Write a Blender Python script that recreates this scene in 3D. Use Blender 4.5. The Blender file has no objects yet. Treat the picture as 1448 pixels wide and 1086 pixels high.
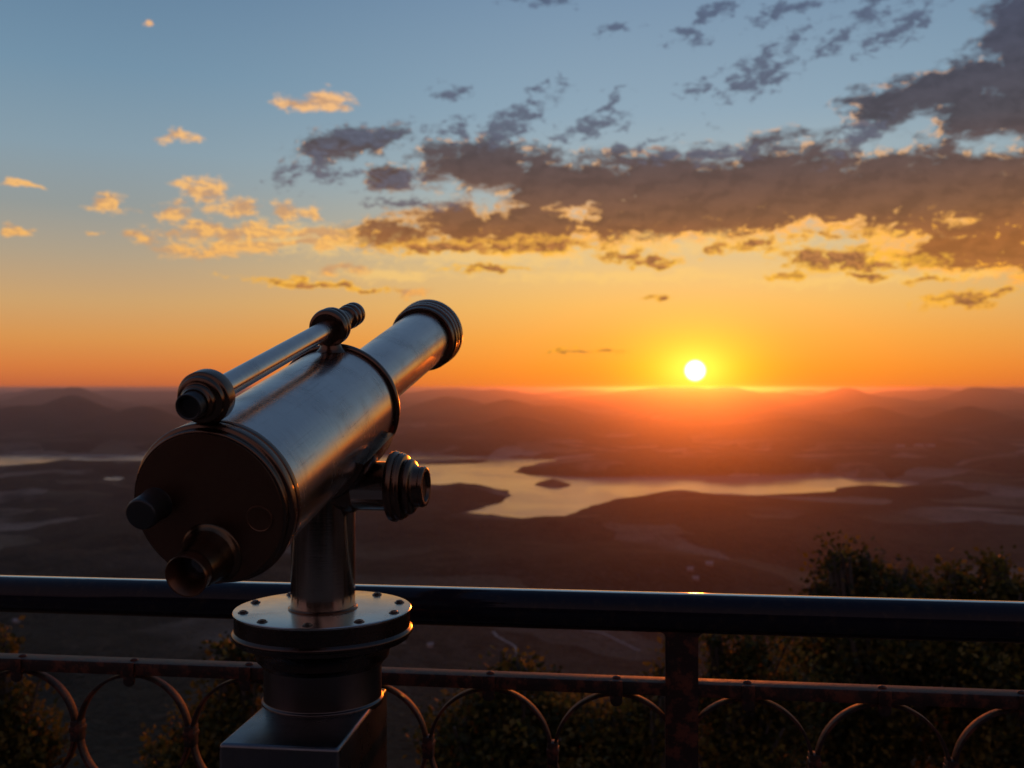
import bpy, bmesh, math, random
import numpy as np
from mathutils import Vector, Matrix

C = bpy.context.scene.collection
PI = math.pi
F, EY, CX, CAM_Z = 1428.0, 548.0, 724.0, 1.6      # focal length in photo pixels, eye level row, centre column, eye height

# ------------------------------------------------------------------ tags
def tag(o, label=None, cat=None, group=None, kind=None):
    if label: o['label'] = label
    if cat: o['category'] = cat
    if group: o['group'] = group
    if kind: o['kind'] = kind
    return o

def empty(name, loc):
    o = bpy.data.objects.new(name, None); C.objects.link(o)
    o.location = loc; o.empty_display_size = .1
    return o

def link_mesh(name, me, mat, parent=None, loc=None):
    o = bpy.data.objects.new(name, me); C.objects.link(o)
    if mat: me.materials.append(mat)
    if parent: o.parent = parent
    if loc is not None: o.location = loc
    return o

def smooth(me, angle=35):
    me.shade_smooth()
    me.set_sharp_from_angle(angle=math.radians(angle))

# ------------------------------------------------------------------ shape helpers
class MB:
    """collects geometry of ONE part"""
    def __init__(s): s.v = []; s.f = []; s.uv = []
    def grid(s, rows, closed=True, uvs=None):
        base = len(s.v); n = len(rows[0]); m = len(rows)
        for r in rows: s.v += [tuple(p) for p in r]
        for i in range(m-1):
            for j in range(n if closed else n-1):
                k = (j+1) % n
                s.f.append((base+i*n+j, base+i*n+k, base+(i+1)*n+k, base+(i+1)*n+j))
                if uvs: s.uv.append([(j/n*6.28, uvs[i]), ((j+1)/n*6.28, uvs[i]), ((j+1)/n*6.28, uvs[i+1]), (j/n*6.28, uvs[i+1])])
                else: s.uv.append([(0, 0), (1, 0), (1, 1), (0, 1)])
    def cap(s, ring, flip=False):
        base = len(s.v); s.v += [tuple(p) for p in ring]
        ids = list(range(base, base+len(ring)))
        s.f.append(tuple(ids[::-1] if flip else ids)); s.uv.append([(p[0]*9, p[2]*9) for p in ring])
    def lathe(s, prof, o, ax, n=72, caps=True, xa=None, a0=0, a1=None):
        """prof: list of (distance along ax, radius)"""
        ax = Vector(ax).normalized(); o = Vector(o)
        x = xa or (Vector((0, 0, 1)).cross(ax) if abs(ax.z) < .95 else Vector((1, 0, 0)))
        x = Vector(x).normalized(); y = ax.cross(x).normalized()
        rows = []
        full = a1 is None
        angs = [2*PI*j/n for j in range(n)] if full else [a0+(a1-a0)*j/(n-1) for j in range(n)]
        for (t, r) in prof:
            rows.append([o+ax*t+(x*math.cos(q)+y*math.sin(q))*r for q in angs])
        us = [0]
        for i in range(1, len(prof)): us.append(us[-1]+math.hypot(prof[i][0]-prof[i-1][0], prof[i][1]-prof[i-1][1]))
        s.grid(rows, full, us)
        if caps and full:
            if prof[0][1] > 1e-6: s.cap(rows[0], True)
            if prof[-1][1] > 1e-6: s.cap(rows[-1])
        return s
    def box(s, c, d, rot=0, M=None):
        hx, hy, hz = d[0]/2, d[1]/2, d[2]/2
        R = M or Matrix.Rotation(rot, 3, 'Z'); c = Vector(c)
        P = [c+R @ Vector((x, y, z)) for z in (-hz, hz) for x, y in ((-hx, -hy), (hx, -hy), (hx, hy), (-hx, hy))]
        b = len(s.v); s.v += [tuple(p) for p in P]
        for q in ((3, 2, 1, 0), (4, 5, 6, 7), (0, 1, 5, 4), (1, 2, 6, 5), (2, 3, 7, 6), (3, 0, 4, 7)):
            s.f.append(tuple(b+i for i in q)); s.uv.append([(0, 0), (1, 0), (1, 1), (0, 1)])
        return s
    def tube(s, pts, rad, n=10):
        pts = [Vector(p) for p in pts]; rows = []
        for i, p in enumerate(pts):
            d = (pts[min(i+1, len(pts)-1)]-pts[max(i-1, 0)]).normalized()
            x = d.cross(Vector((.13, .27, .95)) if abs(d.z) < .9 else Vector((1, 0, 0))).normalized(); y = d.cross(x)
            r = rad[i] if isinstance(rad, (list, tuple)) else rad
            rows.append([p+(x*math.cos(2*PI*j/n)+y*math.sin(2*PI*j/n))*r for j in range(n)])
        s.grid(rows); s.cap(rows[0], True); s.cap(rows[-1]); return s
    def build(s, name, mat, parent=None, origin=(0, 0, 0), bevel=0, angle=35, seg=2):
        me = bpy.data.meshes.new(name); o = Vector(origin)
        me.from_pydata([tuple(Vector(p)-o) for p in s.v], [], s.f)
        uv = me.uv_layers.new(name='UVMap')
        flat = [c for f in s.uv for p in f for c in p]
        uv.data.foreach_set('uv', flat)
        bm = bmesh.new(); bm.from_mesh(me)
        bmesh.ops.remove_doubles(bm, verts=bm.verts, dist=1e-6)
        bmesh.ops.recalc_face_normals(bm, faces=bm.faces)
        if bevel:
            es = [e for e in bm.edges if len(e.link_faces) == 2 and e.calc_face_angle(0) > math.radians(40)]
            bmesh.ops.bevel(bm, geom=es, offset=bevel, segments=seg, profile=.5, affect='EDGES', clamp_overlap=True)
        bm.to_mesh(me); bm.free()
        smooth(me, angle)
        ob = link_mesh(name, me, mat, parent)
        return ob

def rnd(prof, b=.0015):
    """round the corners of a lathe profile a little"""
    out = [prof[0]]
    for i in range(1, len(prof)-1):
        p0, p, p1 = Vector(prof[i-1]), Vector(prof[i]), Vector(prof[i+1])
        a, c = (p0-p), (p1-p)
        if a.length < 1e-9 or c.length < 1e-9: out.append(tuple(p)); continue
        k = min(b, a.length*.4, c.length*.4)
        q0, q1 = p+a.normalized()*k, p+c.normalized()*k
        mid = (q0+q1)*.25+p*.5
        out += [tuple(q0), tuple(mid), tuple(q1)]
    out.append(prof[-1]); return out

# ------------------------------------------------------------------ node expression helper
class V:
    def __init__(s, t, sock): s.t = t; s.s = sock
    def _m(s, op, *a, clamp=False):
        n = s.t.nodes.new('ShaderNodeMath'); n.operation = op; n.use_clamp = clamp
        for i, q in enumerate((s,)+a):
            if isinstance(q, V): s.t.links.new(q.s, n.inputs[i])
            else: n.inputs[i].default_value = q
        return V(s.t, n.outputs[0])
    def __add__(s, o): return s._m('ADD', o)
    def __sub__(s, o): return s._m('SUBTRACT', o)
    def __mul__(s, o): return s._m('MULTIPLY', o)
    def __truediv__(s, o): return s._m('DIVIDE', o)
    def exp(s): return s._m('EXPONENT')
    def clamp(s): return s._m('ADD', 0.0, clamp=True)
    def ss(s, lo, hi, a=0., b=1.):
        n = s.t.nodes.new('ShaderNodeMapRange'); n.interpolation_type = 'SMOOTHSTEP'
        s.t.links.new(s.s, n.inputs[0])
        for i, q in enumerate((lo, hi, a, b)): n.inputs[1+i].default_value = q
        return V(s.t, n.outputs[0])
    def lin(s, lo, hi, a=0., b=1.):
        n = s.t.nodes.new('ShaderNodeMapRange'); s.t.links.new(s.s, n.inputs[0])
        for i, q in enumerate((lo, hi, a, b)): n.inputs[1+i].default_value = q
        return V(s.t, n.outputs[0])

def mixc(t, f, a, b, mode='MIX'):
    n = t.nodes.new('ShaderNodeMix'); n.data_type = 'RGBA'; n.blend_type = mode; n.clamp_factor = True
    for i, q in ((0, f), (6, a), (7, b)):
        s = n.inputs[i]
        if isinstance(q, V): t.links.new(q.s, s)
        elif i == 0: s.default_value = q
        else: s.default_value = (*q[:3], 1)
    return V(t, n.outputs[2])

def ramp(t, f, stops, interp='LINEAR'):
    n = t.nodes.new('ShaderNodeValToRGB'); cr = n.color_ramp; cr.interpolation = interp
    while len(cr.elements) < len(stops): cr.elements.new(.5)
    for e, (p, c) in zip(cr.elements, stops): e.position = p; e.color = (*c, 1)
    t.links.new(f.s, n.inputs[0]); return V(t, n.outputs[0])

def noise(t, vec, scale, detail=4, rough=.55, dist=0., out=0, dim='3D'):
    n = t.nodes.new('ShaderNodeTexNoise'); n.noise_dimensions = dim; n.inputs['Scale'].default_value = scale
    n.inputs['Detail'].default_value = detail; n.inputs['Roughness'].default_value = rough; n.inputs['Distortion'].default_value = dist
    if vec is not None: t.links.new(vec.s, n.inputs['Vector'])
    return V(t, n.outputs[out])

def vmath(t, op, a, b=None, c=None, out=0):
    n = t.nodes.new('ShaderNodeVectorMath'); n.operation = op
    for i, q in enumerate((a, b, c)):
        if q is None: continue
        if isinstance(q, V): t.links.new(q.s, n.inputs[i])
        elif op == 'SCALE' and i == 1: n.inputs['Scale'].default_value = q
        else: n.inputs[i].default_value = q
    return V(t, n.outputs['Value'] if out == 'v' else n.outputs[0])

def s2l(r, g, b):
    f = lambda c: (c/255/12.92 if c/255 <= .04045 else ((c/255+.055)/1.055)**2.4)
    return (f(r), f(g), f(b))

def material(name):
    m = bpy.data.materials.new(name); m.use_nodes = True
    t = m.node_tree; p = t.nodes['Principled BSDF']
    tc = t.nodes.new('ShaderNodeTexCoord')
    return m, t, p, V(t, tc.outputs['Object']), V(t, tc.outputs['UV'])

def setin(t, p, name, v):
    if isinstance(v, V): t.links.new(v.s, p.inputs[name])
    elif isinstance(v, tuple): p.inputs[name].default_value = (*v[:3], 1)
    else: p.inputs[name].default_value = v

def bump(t, p, h, strength, dist):
    b = t.nodes.new('ShaderNodeBump'); b.inputs['Strength'].default_value = strength; b.inputs['Distance'].default_value = dist
    t.links.new(h.s, b.inputs['Height']); t.links.new(b.outputs[0], p.inputs['Normal'])

def metal(name, col, rough, brushed=1.0, rvar=.12, stain=.35, metallic=1.0, around=True, bs=.06):
    """weathered brushed metal: fine turning marks, smears and stains"""
    m, t, p, ob, uv = material(name)
    fine = noise(t, vmath(t, 'MULTIPLY', uv, (.9, 260, 1) if around else (90, 2.5, 1)), 1.0, 3, .6)
    smear = noise(t, ob, 14, 5, .6, .4)
    spots = noise(t, ob, 60, 4, .7)
    streak = noise(t, vmath(t, 'MULTIPLY', uv, (22, 5, 1)), 1.0, 4, .6, .3)
    dirt = (smear.ss(.42, .75)*.6+spots.ss(.58, .75)*.4+streak.ss(.56, .74)*.55).clamp()
    nick = noise(t, vmath(t, 'MULTIPLY', uv, (26, 34, 1)), 1.0, 2, .5).ss(.70, .76)
    c = mixc(t, dirt*stain, col, tuple(x*.45 for x in col))
    c = mixc(t, nick*.55*(1 if metallic else 0), c, tuple(x*.25 for x in col))
    c = mixc(t, fine.ss(.3, .7)*.28*brushed, c, tuple(min(1, x*1.25) for x in col))
    setin(t, p, 'Base Color', c); setin(t, p, 'Metallic', metallic)
    r = smear*rvar+fine*(.10*brushed)+(rough-.5*rvar-.05*brushed)+dirt*.08
    setin(t, p, 'Roughness', r)
    bump(t, p, fine*brushed+spots*.5+smear*.8, bs, .0012)
    return m

M = {}
M['steel'] = metal('brushed_steel', (.50, .40, .345), .21, 1.4, .22, .85)
M['steel_column'] = metal('turned_steel', (.33, .25, .20), .13, .6, .08, .45)
M['plate_steel'] = metal('plate_steel', (.40, .38, .35), .22, .5, .14, .5)
M['bronze'] = metal('dark_bronze', (.115, .066, .045), .25, .8, .14, .5)
M['back'] = metal('blackened_bronze', (.13, .062, .036), .34, .5, .16, .5, metallic=.9)
M['brass'] = metal('aged_bronze', (.105, .066, .040), .30, .6, .14, .5)
M['black'] = metal('black_plastic', (.010, .0095, .009), .46, .2, .12, .3, metallic=0)
M['cast'] = metal('cast_pedestal_metal', (.095, .080, .076), .30, .5, .14, .45)
M['box'] = metal('painted_steel_box', (.12, .12, .13), .30, .2, .22, .6, around=False)
M['flange'] = metal('dark_flange', (.065, .045, .038), .26, .8, .12, .5)
M['bolt'] = metal('bolt_metal', (.10, .085, .075), .4, .3, .1, .5)

def mk_glass():
    m, t, p, ob, uv = material('lens_glass')
    setin(t, p, 'Base Color', (.03, .025, .03)); setin(t, p, 'Roughness', .05); setin(t, p, 'Coat Weight', 1.0)
    return m
M['lens'] = mk_glass()

def mk_handrail():
    m, t, p, ob, uv = material('dark_gloss_paint')
    n = noise(t, ob, 45, 4, .65); s = noise(t, vmath(t, 'MULTIPLY', ob, (3, 40, 40)), 1, 4, .6)
    setin(t, p, 'Base Color', mixc(t, n.ss(.5, .75), (.008, .007, .012), (.022, .015, .014)))
    setin(t, p, 'Roughness', n*.06+s*.04+.035); setin(t, p, 'Specular IOR Level', .15)
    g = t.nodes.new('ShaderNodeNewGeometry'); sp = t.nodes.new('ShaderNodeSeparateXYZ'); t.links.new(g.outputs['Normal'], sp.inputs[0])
    top_sheen = (V(t, sp.outputs[2])+(n-.5)*.02+(s-.5)*.015).ss(.955, .980)  # highlight along the top of the rail, painted in as a pale metallic strip
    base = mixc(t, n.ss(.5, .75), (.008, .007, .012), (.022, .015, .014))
    setin(t, p, 'Base Color', mixc(t, top_sheen, base, (.88, .76, .60))); setin(t, p, 'Metallic', top_sheen)
    bump(t, p, n+s*.6, .03, .002)
    return m
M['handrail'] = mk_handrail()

def mk_rust():
    m, t, p, ob, uv = material('rusted_iron')
    a = noise(t, ob, 38, 6, .68); b = noise(t, ob, 130, 5, .7); c = noise(t, ob, 12, 4, .6, .6)
    f = a.ss(.46, .60); g = c.ss(.48, .62)
    col = mixc(t, f, (.018, .006, .004), (.085, .021, .009))
    col = mixc(t, g*.7, col, (.014, .009, .008))
    col = mixc(t, b.ss(.60, .72)*.6, col, (.13, .052, .028))
    setin(t, p, 'Base Color', col)
    setin(t, p, 'Metallic', f*-.1+.15); setin(t, p, 'Roughness', a*.25+b*.12+.42); setin(t, p, 'Specular IOR Level', .3)
    bump(t, p, a+b*.5, .45, .003)
    return m
M['rust'] = mk_rust()

# ------------------------------------------------------------------ camera
cam = bpy.data.cameras.new('camera'); camo = bpy.data.objects.new('camera', cam); C.objects.link(camo)
camo.location = (0, 0, CAM_Z); camo.rotation_euler = (PI/2, 0, 0)
cam.sensor_width = 36; cam.lens = 36*F/1448; cam.shift_y = (EY-543)/1448
cam.clip_start = .05; cam.clip_end = 200000
cam.dof.use_dof = True; cam.dof.focus_distance = 1.62; cam.dof.aperture_fstop = 5.8
bpy.context.scene.camera = camo

def pix(x, y, Y):                      # photo pixel at depth Y -> world point
    return Vector(((x-CX)/F*Y, Y, CAM_Z-(y-EY)/F*Y))

# ------------------------------------------------------------------ sun
SUN_AZ = math.atan((983-CX)/F); SUN_EL = (EY-524)/F*math.cos(SUN_AZ)
sunv = Vector((math.sin(SUN_AZ)*math.cos(SUN_EL), math.cos(SUN_AZ)*math.cos(SUN_EL), math.sin(SUN_EL)))
sl = bpy.data.lights.new('sun', 'SUN'); sl.energy = .80; sl.angle = math.radians(.53); sl.color = (1.0, .175, .012)
so = bpy.data.objects.new('sun', sl); C.objects.link(so); so.rotation_mode = 'QUATERNION'
so.rotation_quaternion = sunv.to_track_quat('Z', 'Y'); so.location = (20, 60, 30)

# ------------------------------------------------------------------ sky and clouds
W = bpy.data.worlds.new('World'); bpy.context.scene.world = W; W.use_nodes = True
wt = W.node_tree; wt.nodes.clear()

def deg(x, y):                          # a sky direction (azimuth, elevation) in degrees for a photo position
    az = math.atan((x-CX)/F); return math.degrees(az), math.degrees(math.atan((EY-y)/F*math.cos(az)))
K = 24.9                                # photo pixels per degree

def field(p, blobs):
    """a smooth coverage field: 1 in the centre of each cloud, 0 at its rim, negative outside"""
    g = wt; rots = {0: p}; acc = None
    for (x, y, rx, ry, rot) in blobs:
        if rot not in rots:
            n = g.nodes.new('ShaderNodeVectorRotate'); n.rotation_type = 'Z_AXIS'; n.inputs['Angle'].default_value = math.radians(-rot)
            g.links.new(p.s, n.inputs['Vector']); rots[rot] = V(g, n.outputs[0])
        a, e = deg(x, y); cs, sn = math.cos(math.radians(-rot)), math.sin(math.radians(-rot))
        a, e = a*cs-e*sn, a*sn+e*cs
        sx, sy = K/rx, K/ry
        d = vmath(g, 'MULTIPLY_ADD', rots[rot], (sx, sy, 0), (-a*sx, -e*sy, 0))
        l = vmath(g, 'LENGTH', d, out='v')
        acc = l if acc is None else acc._m('SMOOTH_MIN', l, .3)
    return (acc*-1.0+1.0)._m('MAXIMUM', -1.6)

deck_c = [(680,235,95,34,0),(800,258,120,42,0),(950,262,170,46,0),(1110,262,170,54,0),(1260,268,170,56,0),(1400,275,150,58,0),(1470,300,120,85,0),
        (540,332,66,22,0),(650,318,70,30,0),(760,322,100,34,0),(900,310,150,40,0),(1040,302,130,34,0),(1390,335,120,38,0),(1330,362,80,16,0),
        (482,208,70,20,12),(545,250,34,15,0),
        (1452,44,50,58,0),(1340,124,98,27,12),(1245,145,48,20,0),(1410,160,85,28,0),(1455,120,60,44,0)]
wisps = [(440,228,60,22,30),(505,195,66,18,12),(560,252,54,16,12),(470,244,80,14,0),(1062,112,56,22,12),(1090,78,60,18,30),(740,158,60,18,30),(712,186,44,20,12),(828,182,52,18,12),(640,186,44,15,0),(867,142,28,12,30),(975,125,28,12,0),(966,48,30,14,0),(630,130,34,9,0),
        (1240,8,44,24,30),(1280,34,56,20,30),(1010,16,40,10,12),(1120,12,60,13,12),(1210,195,46,18,30),(1000,218,110,12,0),(870,42,34,9,0),(770,2,44,10,0),(590,288,80,10,0),(1180,60,70,12,30),(920,200,60,10,12)]
low = [(1190,366,84,17,0),(1140,360,50,13,0),(1250,372,76,12,0),(1120,390,34,7,0),(1225,392,32,7,0),(1310,396,44,7,0),(1370,422,70,12,5),(1420,412,34,9,5),(1008,356,32,11,0),(880,364,54,10,0),(925,370,34,9,0),
       (690,379,80,6,0),(450,403,130,7,-5),(520,410,46,6,-5),(812,495,64,5,0),(935,421,18,5,0),(1060,345,60,10,0),(760,347,130,12,0),(620,350,110,11,0),(1180,332,70,10,0)]
lit = [(452,143,56,18,5),(420,150,34,10,0),(248,194,34,12,0),(286,268,40,17,0),(246,300,36,18,12),(330,292,40,16,12),(402,299,24,15,0),(444,304,26,12,0),(204,337,30,13,0),
       (300,327,76,14,0),(370,327,60,12,0),(290,357,70,13,0),(345,352,46,12,0),(26,326,17,7,0),(38,262,24,4,0),(158,288,28,13,0),(488,382,36,9,0),(132,330,14,7,0),(268,262,24,9,0),(200,30,8,5,0),(585,414,34,6,0),(450,332,80,9,0),(420,345,60,7,0)]

tc = wt.nodes.new('ShaderNodeTexCoord'); D = V(wt, tc.outputs['Generated'])
D = vmath(wt, 'NORMALIZE', D)
sep = wt.nodes.new('ShaderNodeSeparateXYZ'); wt.links.new(D.s, sep.inputs[0])
dx, dy, dz = (V(wt, sep.outputs[i]) for i in range(3))
az = dx._m('ARCTAN2', dy)*(180/PI); el = dz._m('ARCSINE')*(180/PI)
cmb = wt.nodes.new('ShaderNodeCombineXYZ'); wt.links.new(az.s, cmb.inputs[0]); wt.links.new(el.s, cmb.inputs[1])
Q = V(wt, cmb.outputs[0])

def el_ramp(stops):                     # stops: (elevation in degrees, sRGB)
    return ramp(wt, el.lin(-5, 90), [((e+5)/95, s2l(*c)) for e, c in stops])
away = el_ramp([(-5, (120, 62, 44)), (0, (205, 104, 62)), (1.1, (224, 128, 66)), (2.6, (226, 153, 82)), (4.5, (214, 168, 112)), (7, (184, 166, 140)), (9.5, (154, 160, 158)),
                (12.5, (140, 163, 177)), (16.5, (119, 151, 175)), (21.5, (101, 133, 163)), (35, (80, 112, 152)), (90, (62, 92, 136))])
near = el_ramp([(-5, (140, 60, 30)), (0, (238, 120, 42)), (1.2, (246, 142, 48)), (2.8, (248, 166, 68)), (4.6, (247, 188, 98)), (6.6, (240, 200, 130)), (8.5, (206, 192, 160)),
                (11, (172, 189, 192)), (15, (146, 174, 193)), (21.5, (123, 152, 180)), (35, (88, 120, 158)), (90, (62, 92, 136))])
back = el_ramp([(-5, (60, 52, 60)), (0, (112, 96, 112)), (5, (160, 122, 128)), (14, (162, 134, 142)), (34, (142, 124, 134)), (58, (92, 106, 140)), (90, (62, 92, 136))])
daz = (az-math.degrees(SUN_AZ)); daz = (daz*(1/360)+.5)._m('FRACT')*360-180
adaz = daz._m('ABSOLUTE')
sky = mixc(wt, adaz.ss(3, 34, 1, 0), away, near)
sky = mixc(wt, adaz.ss(55, 130), sky, back)
# a real atmospheric sky underneath
nish = wt.nodes.new('ShaderNodeTexSky'); nish.sky_type = 'NISHITA'; nish.sun_disc = False
nish.sun_elevation = SUN_EL; nish.sun_rotation = SUN_AZ; nish.altitude = 700; nish.air_density = 1.0; nish.dust_density = 1.5; nish.ozone_density = 1.5
nk = vmath(wt, 'SCALE', V(wt, nish.outputs[0]), None); nk.s.node.inputs['Scale'].default_value = .10
sky = mixc(wt, .88, nk, sky)
# glow round the sun
de = el-math.degrees(SUN_EL)
r2 = daz*daz*.42+de*de
g1 = (r2*(-1/1.1)).exp(); g2 = (r2*(-1/5.0)).exp(); g3 = ((daz*daz*.16+de*de)*(-1/16.)).exp()
glow = vmath(wt, 'SCALE', V(wt, wt.nodes.new('ShaderNodeRGB').outputs[0]), None)
def colv(c):
    n = wt.nodes.new('ShaderNodeRGB'); n.outputs[0].default_value = (*c, 1); return V(wt, n.outputs[0])
def scale(c, f):
    n = wt.nodes.new('ShaderNodeVectorMath'); n.operation = 'SCALE'; wt.links.new(c.s, n.inputs[0])
    if isinstance(f, V): wt.links.new(f.s, n.inputs['Scale'])
    else: n.inputs['Scale'].default_value = f
    return V(wt, n.outputs[0])
wt.nodes.remove(glow.s.node)
gsum = vmath(wt, 'ADD', scale(colv((1.0, .80, .14)), g1*.45), scale(colv((.5, .60, .0)), g2*.66))
gsum = vmath(wt, 'ADD', gsum, scale(colv((.25, .11, .0)), g3*.45))
sky = vmath(wt, 'ADD', sky, gsum)

# clouds: coverage broken up by fractal noise; the slope of the noise towards the sun models the lit sides
Qs = vmath(wt, 'MULTIPLY', Q, (.72, 1.25, 1))
wn = noise(wt, Qs, .75, 3, .55, out=1, dim='2D')
wv = vmath(wt, 'MULTIPLY', vmath(wt, 'SUBTRACT', wn, (.5, .5, .5)), (2.4, 1.2, 0))
Qw = vmath(wt, 'ADD', Q, wv)
Qn = vmath(wt, 'ADD', Qs, vmath(wt, 'MULTIPLY', wv, (.35, -.35, 0)))
nA = noise(wt, Qn, .55, 6, .55, dim='2D')
nB = noise(wt, Qn, 2.1, 5, .56, dim='2D')
nA2 = noise(wt, vmath(wt, 'ADD', Qn, (.22, -.42, 0)), .55, 4, .50, dim='2D')
nB2 = noise(wt, vmath(wt, 'ADD', Qn, (.10, .13, 0)), 2.1, 4, .62, dim='2D')
slopeA = nA-nA2; slopeB = nB-nB2
thin_low = ramp(wt, el.lin(0, 24), [(0, s2l(255, 165, 40)), (.28, s2l(255, 190, 62)), (.40, s2l(255, 184, 84)), (.55, s2l(240, 184, 140)), (1, s2l(170, 170, 178))])
gold = ramp(wt, el.lin(0, 24), [(0, s2l(255, 160, 40)), (.34, s2l(255, 178, 60)), (.6, s2l(250, 184, 120)), (1, s2l(246, 180, 130))])

dd = field(Qw, deck_c); d1 = dd*1.5+(nA-.5)*2.5+(nB-.5)*1.2+.36
a1 = d1.ss(-.22, .85)
core1 = ramp(wt, el.lin(4, 22), [(0, s2l(176, 112, 58)), (.2, s2l(166, 102, 52)), (.30, s2l(130, 88, 60)), (.42, s2l(100, 76, 68)), (.55, s2l(80, 74, 80)), (.75, s2l(74, 75, 90)), (1, s2l(72, 79, 102))])
core1 = mixc(wt, slopeA.ss(.00, .12)*.35, core1, scale(core1, 1.22))
core1 = mixc(wt, slopeA.ss(.00, -.12)*.45, core1, scale(core1, .68))
core1 = mixc(wt, slopeB.ss(.02, .14)*.15, core1, scale(core1, 1.3))
edge = (d1.ss(.95, .30)*el.ss(12.5, 7)).clamp(); under = d1.ss(.88, .40)*el.ss(11.2, 9.0)*az.ss(-6.0, 1.0, .25, 1.0)
c1 = mixc(wt, (edge*slopeA.ss(-.06, .06)*.9+under*.85).clamp(), core1, vmath(wt, 'MULTIPLY', mixc(wt, under, thin_low, gold), (1.18, 1.10, .9)))
glint = nB.ss(.60, .68)*el.ss(9.8, 8)*slopeA.ss(-.02, .05)
c1 = mixc(wt, glint*.8, c1, gold)
toprim = d1.ss(.80, .40)*slopeA.ss(.02, -.05)*nB.ss(.49, .56)*el.ss(20, 13)
c1 = mixc(wt, toprim*.85, c1, gold)
sky = mixc(wt, a1*.97, sky, c1)

wf = field(Qw, wisps); dw = wf*.95+(nA-.5)*1.6+(nB-.5)*2.6
aw = dw.ss(-.12, .95)
cw = ramp(wt, el.lin(8, 22), [(0, s2l(112, 96, 98)), (.4, s2l(92, 95, 110)), (1, s2l(80, 94, 120))])
cw = mixc(wt, slopeB.ss(.0, .12)*.4, cw, scale(cw, 1.4))
sky = mixc(wt, aw*.92, sky, cw)

sf = field(Qw, [(900,392,190,8,0),(560,388,110,9,0),(1000,348,230,16,0),(720,362,230,14,0),(1180,398,170,8,0),(420,338,130,22,0),(1330,392,120,8,0)])
sky = mixc(wt, (sf+(nB-.5)*1.6+(nA-.5)*1.0).ss(-.3, .85)*.58, sky, ramp(wt, el.lin(4, 12), [(0, s2l(255, 204, 110)), (1, s2l(255, 212, 138))]))
lf = field(Qw, low); d2 = lf*1.0+(nA-.5)*1.4+(nB-.5)*1.6
a2 = d2.ss(-.15, .60)
c2 = mixc(wt, slopeB.ss(-.05, .08), s2l(148, 94, 56), s2l(186, 122, 68))
c2 = mixc(wt, (d2.ss(.80, .25)*.85+slopeA.ss(.03, .10)*.4).clamp(), c2, thin_low)
sky = mixc(wt, a2*.95, sky, c2)

tf = field(Qw, lit); d3 = tf*1.15+(nA-.5)*2.1+(nB-.5)*1.25
a3 = d3.ss(-.12, .85)
litc = ramp(wt, el.lin(2, 22), [(0, s2l(238, 158, 80)), (.3, s2l(250, 186, 100)), (.5, s2l(252, 192, 116)), (1, s2l(248, 190, 138))])
c3 = mixc(wt, slopeB.ss(.02, -.12)*.40, litc, s2l(168, 130, 108))
c3 = mixc(wt, slopeA.ss(.02, -.09)*.7, c3, s2l(186, 142, 110))
sky = mixc(wt, a3*.90, sky, c3)

# the sun's disc
cosr = vmath(wt, 'DOT_PRODUCT', D, tuple(sunv), out='v')
disc = cosr._m('MINIMUM', 1.0)._m('ARCCOSINE')*(180/PI)
sky = vmath(wt, 'ADD', sky, scale(colv((1.0, .92, .72)), disc.ss(.66, .32)*4.5))
bg = wt.nodes.new('ShaderNodeBackground'); bg.inputs['Strength'].default_value = 1.0
wt.links.new(sky.s, bg.inputs['Color'])
wo = wt.nodes.new('ShaderNodeOutputWorld'); wt.links.new(bg.outputs[0], wo.inputs['Surface'])
W.cycles.sampling_method = 'NONE'

# ------------------------------------------------------------------ terrain
WATER = -450.0
rng = np.random.default_rng(7)
TAB = rng.random((256, 256))
def vnoise(x, y):
    xi = np.floor(x).astype(np.int64); yi = np.floor(y).astype(np.int64)
    fx = x-xi; fy = y-yi; fx = fx*fx*fx*(fx*(fx*6-15)+10); fy = fy*fy*fy*(fy*(fy*6-15)+10)
    g = lambda a, b: TAB[a & 255, b & 255]
    return (g(xi, yi)*(1-fx)+g(xi+1, yi)*fx)*(1-fy)+(g(xi, yi+1)*(1-fx)+g(xi+1, yi+1)*fx)*fy
def fbm(x, y, o=4, r=.5):
    s = 0; a = 1; n = 0
    for i in range(o):
        s = s+a*vnoise(x+17.3*i, y-9.1*i); n += a; a *= r; x = x*2.03+y*.21; y = y*1.97-x*.11
    return s/n

def onwater(x, y):
    t = (CAM_Z-WATER)/((y-EY)/F); return ((x-CX)/F*t, t)
lake = [(-130,643),(0,643),(90,643),(195,642.5),(300,642),(420,641.5),(520,641),(600,641),(650,643),(692,645.5),(740,648),(788,649.5),(791,651),(765,655),(738,660),(726,667),(744,671.5),(788,673.5),(850,675),(920,673),(1000,672),(1090,671),(1150,669.5),(1180,669.5),(1188,673),(1240,676),(1300,682),(1294,689.5),(1255,692),(1215,688),(1184,690),(1176,695),(1120,698.5),(1075,700.5),(1020,699),(985,697),(962,697),(915,701),(874,706),(838,715),(806,727),(786,735),(778,737.5),(735,739),(682,738.5),(668,731),(656,725),(690,716),(716,708),(730,700.5),(718,694),(690,690),(664,688),(636,686),(606,685),(560,684),(500,676),(430,662),(330,654),(186,653.5),(93,652.5),(33,657.5),(0,659),(-60,661),(-130,660)]
isles = [[(755,685.5),(766,682),(786,680),(800,682.5),(808,686),(796,689),(776,689.5)],
         [(560,650.5),(600,650.5),(650,650),(692,651.5),(680,654.5),(640,656),(600,656.5),(560,657)]]
pond = [(148,677),(155,674.5),(168,674),(174,676),(168,679.5),(156,680.5)]
polys = [np.array([onwater(*p) for p in q]) for q in (lake, pond)]
ipolys = [np.array([onwater(*p) for p in q]) for q in isles]
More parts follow.
